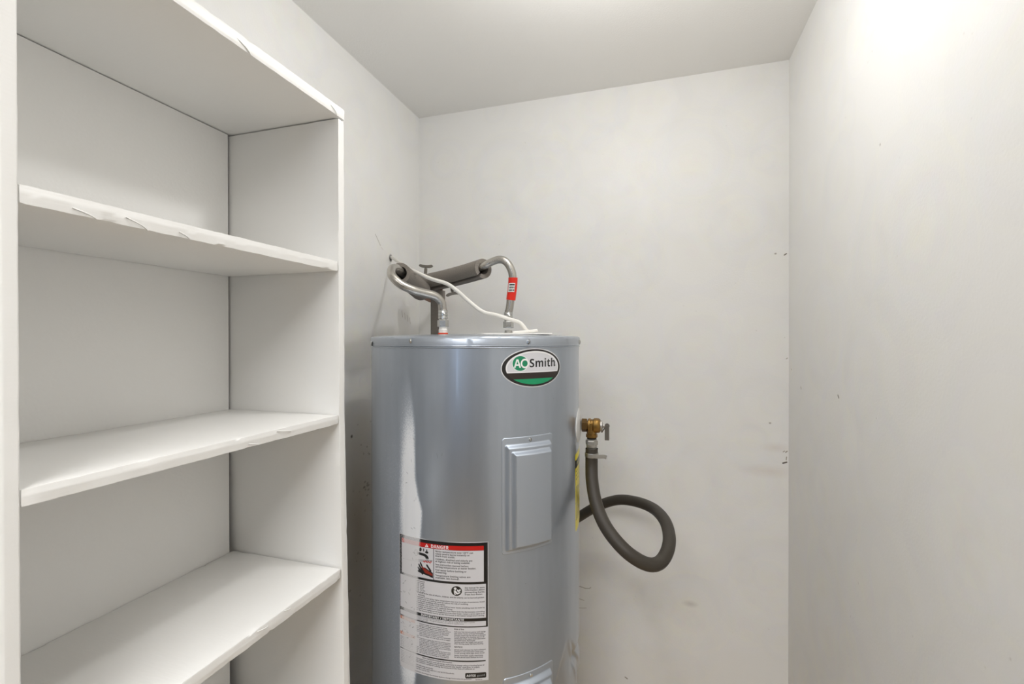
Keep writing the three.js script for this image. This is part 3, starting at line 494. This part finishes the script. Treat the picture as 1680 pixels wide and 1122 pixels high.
// cold side
{
  const { t, c } = connector('braided steel connector with a red tag arching into the long foam sleeve', 0.5341, 0.4558, [
    [0.5377, 1.5106, 0.4559], [0.5417, 1.5386, 0.4566], [0.5468, 1.5734, 0.4580], [0.5485, 1.6045, 0.4605], [0.5401, 1.6308, 0.4629], [0.5258, 1.6470, 0.4642], [0.5074, 1.6514, 0.4646], [0.4849, 1.6456, 0.4643], [0.4618, 1.6362, 0.4632], [0.4163, 1.6309, 0.4407]]);
  // the tag: a strip of red tape wrapped round the hose, flaring a little to the right, with a white printed square
  let t0 = 0, t1 = 0; for (let k = 0; k <= 400; k++) { const y = c.getPointAt(k / 400).y + NUTY; if (!t0 && y > 1.5345) t0 = k / 400; if (!t1 && y > 1.5985) { t1 = k / 400; break; } }
  const sub = spline(Array.from({ length: 9 }, (_, k) => c.getPointAt(t0 + (t1 - t0) * k / 8).toArray()));
  const sec = Array.from({ length: 28 }, (_, k) => { const a = k / 28 * 2 * Math.PI, q = 0.0128 + 0.0022 * Math.max(0, Math.cos(a - 0.3)) ** 6; return [q * Math.cos(a), q * Math.sin(a)]; });
  const tag = part('red_tag', sweep(sub, sec, 24, V(0, 0, 1)), M.redTag, t, 'red plastic tag');
  const print = canvasTex(128, 160, (x, w, h) => { x.fillStyle = '#efeeea'; x.fillRect(0, 0, w, h); x.fillStyle = '#1e2420'; x.fillRect(16, 20, 92, 24); const r = rng(4); for (let k = 0; k < 24; k++) { x.fillRect(14 + k * 4.1, 62, 1 + r() * 3, 36); x.fillRect(14 + k * 4.1, 112, 1 + r() * 3, 34); } });
  const toCam = V(0.9455 - 0.546, 0, 1.7433 - 0.458).normalize(), side = V().crossVectors(V(0, 1, 0), toCam);
  const q0 = sub.getPointAt(0.34), q1 = sub.getPointAt(0.74);
  const g = gridGeo(10, 6, (u, v) => { const a = (u - 0.5) * 1.55 - 0.06, p = q0.clone().lerp(q1, v).addScaledVector(toCam, 0.0142 * Math.cos(a)).addScaledVector(side, 0.0142 * Math.sin(a)); return [p.x, p.y, p.z, u, v]; });
  part('barcode_sticker', g, sheet(print), tag, 'white barcode sticker');
}
// ---------------------------------------------------------------- insulated pipes
// foam sleeve: a thick split tube; its section is a C whose slit is turned to angle slit
const sleeveSection = (ro, ri, slit, gap) => { const n = 30, o = [], i2 = []; for (let k = 0; k <= n; k++) { const a = slit + gap + (2 * Math.PI - 2 * gap) * k / n; o.push([ro * Math.cos(a), ro * Math.sin(a)]); i2.unshift([ri * Math.cos(a), ri * Math.sin(a)]); } return [...o, ...i2]; };
{
  const t = thing('insulated_pipe', 'short grey foam covered pipe opening toward the bookcase', 'pipe');
  const ax = spline([[0.2650, 1.6050, 0.5990], [0.2237, 1.5948, 0.4589], [0.1910, 1.5850, 0.3430]]);
  part('insulation_sleeve', sweep(ax, sleeveSection(0.0290, 0.0190, -1.9, 0.05), 30, V(0, 1, 0), (q) => 1 + 0.14 * q), M.foam, t, 'grey foam sleeve');
  part('pipe', merge([tube([[0.2266, 1.5990, 0.4700], [0.19, 1.5830, 0.34], [0.1640, 1.573, 0.26], [0.1440, 1.571, 0.19], [0.1270, 1.571, 0.12], [0.1150, 1.572, 0.05], [0.110, 1.572, 0.001]], 0.0110, 60)]), M.copper, t, 'copper pipe into the back wall');
}
{
  const t = thing('insulated_pipe', 'long grey foam covered pipe rising behind the tank and running right', 'pipe', [0.2013, 0, 0.236]);
  const ax = spline([[0.1480, 1.6183, 0.2534], [0.2749, 1.6206, 0.3329], [0.3793, 1.6252, 0.3999], [0.4576, 1.6293, 0.4572]].map(([a, b, c]) => [a - 0.2013, b, c - 0.236]));
  const ro = 0.0315, sec = sleeveSection(ro, 0.0185, -0.95, 0.16);
  part('insulation_sleeve', sweep(ax, sec, 40, V(0, 1, 0), (q) => 1 - 0.08 * q), M.foam, t, 'horizontal grey foam sleeve with an open slit');
  part('insulation_sleeve', sweep(new THREE.LineCurve3(V(0, 0.002, 0), V(0, 1.594, 0)), sleeveSection(0.0255, 0.015, 2.4, 0.03), 50, V(0, 0, 1)), M.foam, t, 'upright grey foam sleeve');
  part('pipe', tube([[0, 0.004, 0], [0, 0.8, 0], [0, 1.55, 0], [0.006, 1.595, 0.004], [0.035, 1.6185, 0.036], [0.1, 1.6215, 0.1], [0.150, 1.6240, 0.141], [0.178, 1.6252, 0.164]], 0.0125, 120), M.copper, t, 'copper pipe');
  // two small shutoff valves: a stem and a winged handle
  const valve = (x, y, z, dir, turn, tilt) => {
    const g = new THREE.Group(); g.name = 'shutoff_valve'; g.position.set(x - 0.2013, y, z - 0.236); g.rotation.set(0, turn, tilt); g.scale.y = dir; t.add(g);
    part('stem', lathe([[0, -0.022], [0.0055, -0.022], [0.0055, -0.004], [0.0035, -0.003], [0.0035, 0.006], [0, 0.006]], 18), M.darkZinc, g);
    const w = new THREE.Shape(); w.moveTo(-0.0235, 0.002); w.quadraticCurveTo(-0.022, 0.008, -0.013, 0.0045); w.quadraticCurveTo(0, 0.0025, 0.013, 0.0045); w.quadraticCurveTo(0.022, 0.008, 0.0235, 0.002); w.quadraticCurveTo(0.020, -0.003, 0.008, -0.0035); w.lineTo(-0.008, -0.0035); w.quadraticCurveTo(-0.020, -0.003, -0.0235, 0.002);
    part('handle', new THREE.ExtrudeGeometry(w, { depth: 0.005, bevelEnabled: true, bevelThickness: 0.001, bevelSize: 0.001, bevelSegments: 2 }).translate(0, 0.003, -0.0025), M.darkZinc, g, 'small grey winged handle');
  };
  valve(0.1700, 1.6745, 0.2661, 1, 0.30, -0.06);
  valve(0.3010, 1.5760, 0.3280, -1, 0.30, 0.20);
}
// ---------------------------------------------------------------- cable and drain hose
{
  const t = thing('electrical_cable', 'white plastic cable sagging from the left wall hole to the tank lid', 'cable');
  const ax = spline([[0.0005, 1.7270, 0.2186], [0.030, 1.7160, 0.2480], [0.1016, 1.6850, 0.3289], [0.2009, 1.6440, 0.4448], [0.2656, 1.6215, 0.5300], [0.3331, 1.5932, 0.5506], [0.3861, 1.5761, 0.5551], [0.4214, 1.5533, 0.5600], [0.4559, 1.5252, 0.5650], [0.4959, 1.4956, 0.5632], [0.5305, 1.4871, 0.5577], [0.5742, 1.4729, 0.5495], [0.5958, 1.4654, 0.5480], [0.6111, 1.4482, 0.5486], [0.6173, 1.4400, 0.5467]]);
  const oval = Array.from({ length: 20 }, (_, k) => [0.0042 * Math.cos(k / 20 * 6.28319), 0.0054 * Math.sin(k / 20 * 6.28319)]);
  part('cable_sheath', sweep(ax, oval, 160), M.cable, t);
}
{
  const t = thing('drain_hose', 'dark grey rubber hose curling from the relief valve behind the tank', 'hose', [0.7796, 0, 0.501]);
  const ax = spline([[0.7796, 1.1330, 0.501], [0.7794, 1.0856, 0.5032], [0.7829, 1.0499, 0.5180], [0.7945, 1.0076, 0.5408], [0.8157, 0.9678, 0.5658], [0.8459, 0.9365, 0.5880], [0.8837, 0.9072, 0.5973], [0.9226, 0.8846, 0.5853], [0.9504, 0.8810, 0.5609], [0.9692, 0.8942, 0.5200], [0.9749, 0.9087, 0.4594], [0.9641, 0.9183, 0.3785], [0.9341, 0.9138, 0.2826], [0.8833, 0.9065, 0.2147], [0.8241, 0.8942, 0.1760], [0.7627, 0.8638, 0.1536], [0.6995, 0.8178, 0.1371], [0.6219, 0.7472, 0.1220], [0.53, 0.60, 0.115], [0.45, 0.36, 0.12], [0.41, 0.13, 0.14], [0.37, 0.035, 0.17], [0.28, 0.018, 0.17]].map(([a, b, c]) => [a - 0.7796, b, c - 0.501]));
  const n = 22, sec = Array.from({ length: 40 }, (_, k) => { const a = k / 40 * 2 * Math.PI, q = k < 20 ? 0.0163 : 0.0163; return [q * Math.cos(a), q * Math.sin(a)]; });
  part('rubber_hose', tube(ax, 0.0163, 320, 28), M.rubber, t);
  part('hose_coupling', merge([hex(0.0162, 0.012).translate(0, 1.1425, 0), lathe([[0, 0], [0.0142, 0], [0.0142, -0.006], [0.0128, -0.008], [0.0128, -0.016], [0, -0.016]], 28).translate(0, 1.1430, 0), lathe([[0, 0], [0.0135, 0], [0.0135, 0.004], [0, 0.004]], 28).translate(0, 1.1540, 0)]), M.zinc, t, 'worn galvanised hose coupling');
  const band = lathe([[0.0160, -0.0055], [0.0176, -0.0055], [0.0180, -0.0045], [0.0180, 0.0045], [0.0176, 0.0055], [0.0160, 0.0055], [0.0160, -0.0055]], 40).translate(0, 1.1160, 0);
  const tail = sweep(spline([[0.005, 1.1165, 0.0182], [0.018, 1.1155, 0.0150], [0.032, 1.1145, 0.0060], [0.0385, 1.1115, 0.001]]), [[-0.0004, -0.0050], [0.0004, -0.0050], [0.0004, 0.0050], [-0.0004, 0.0050]], 20);
  part('hose_clamp', merge([band, tail]), M.zinc, t, 'steel band clamp with a loose tail');
}
renderer.render(scene, camera);
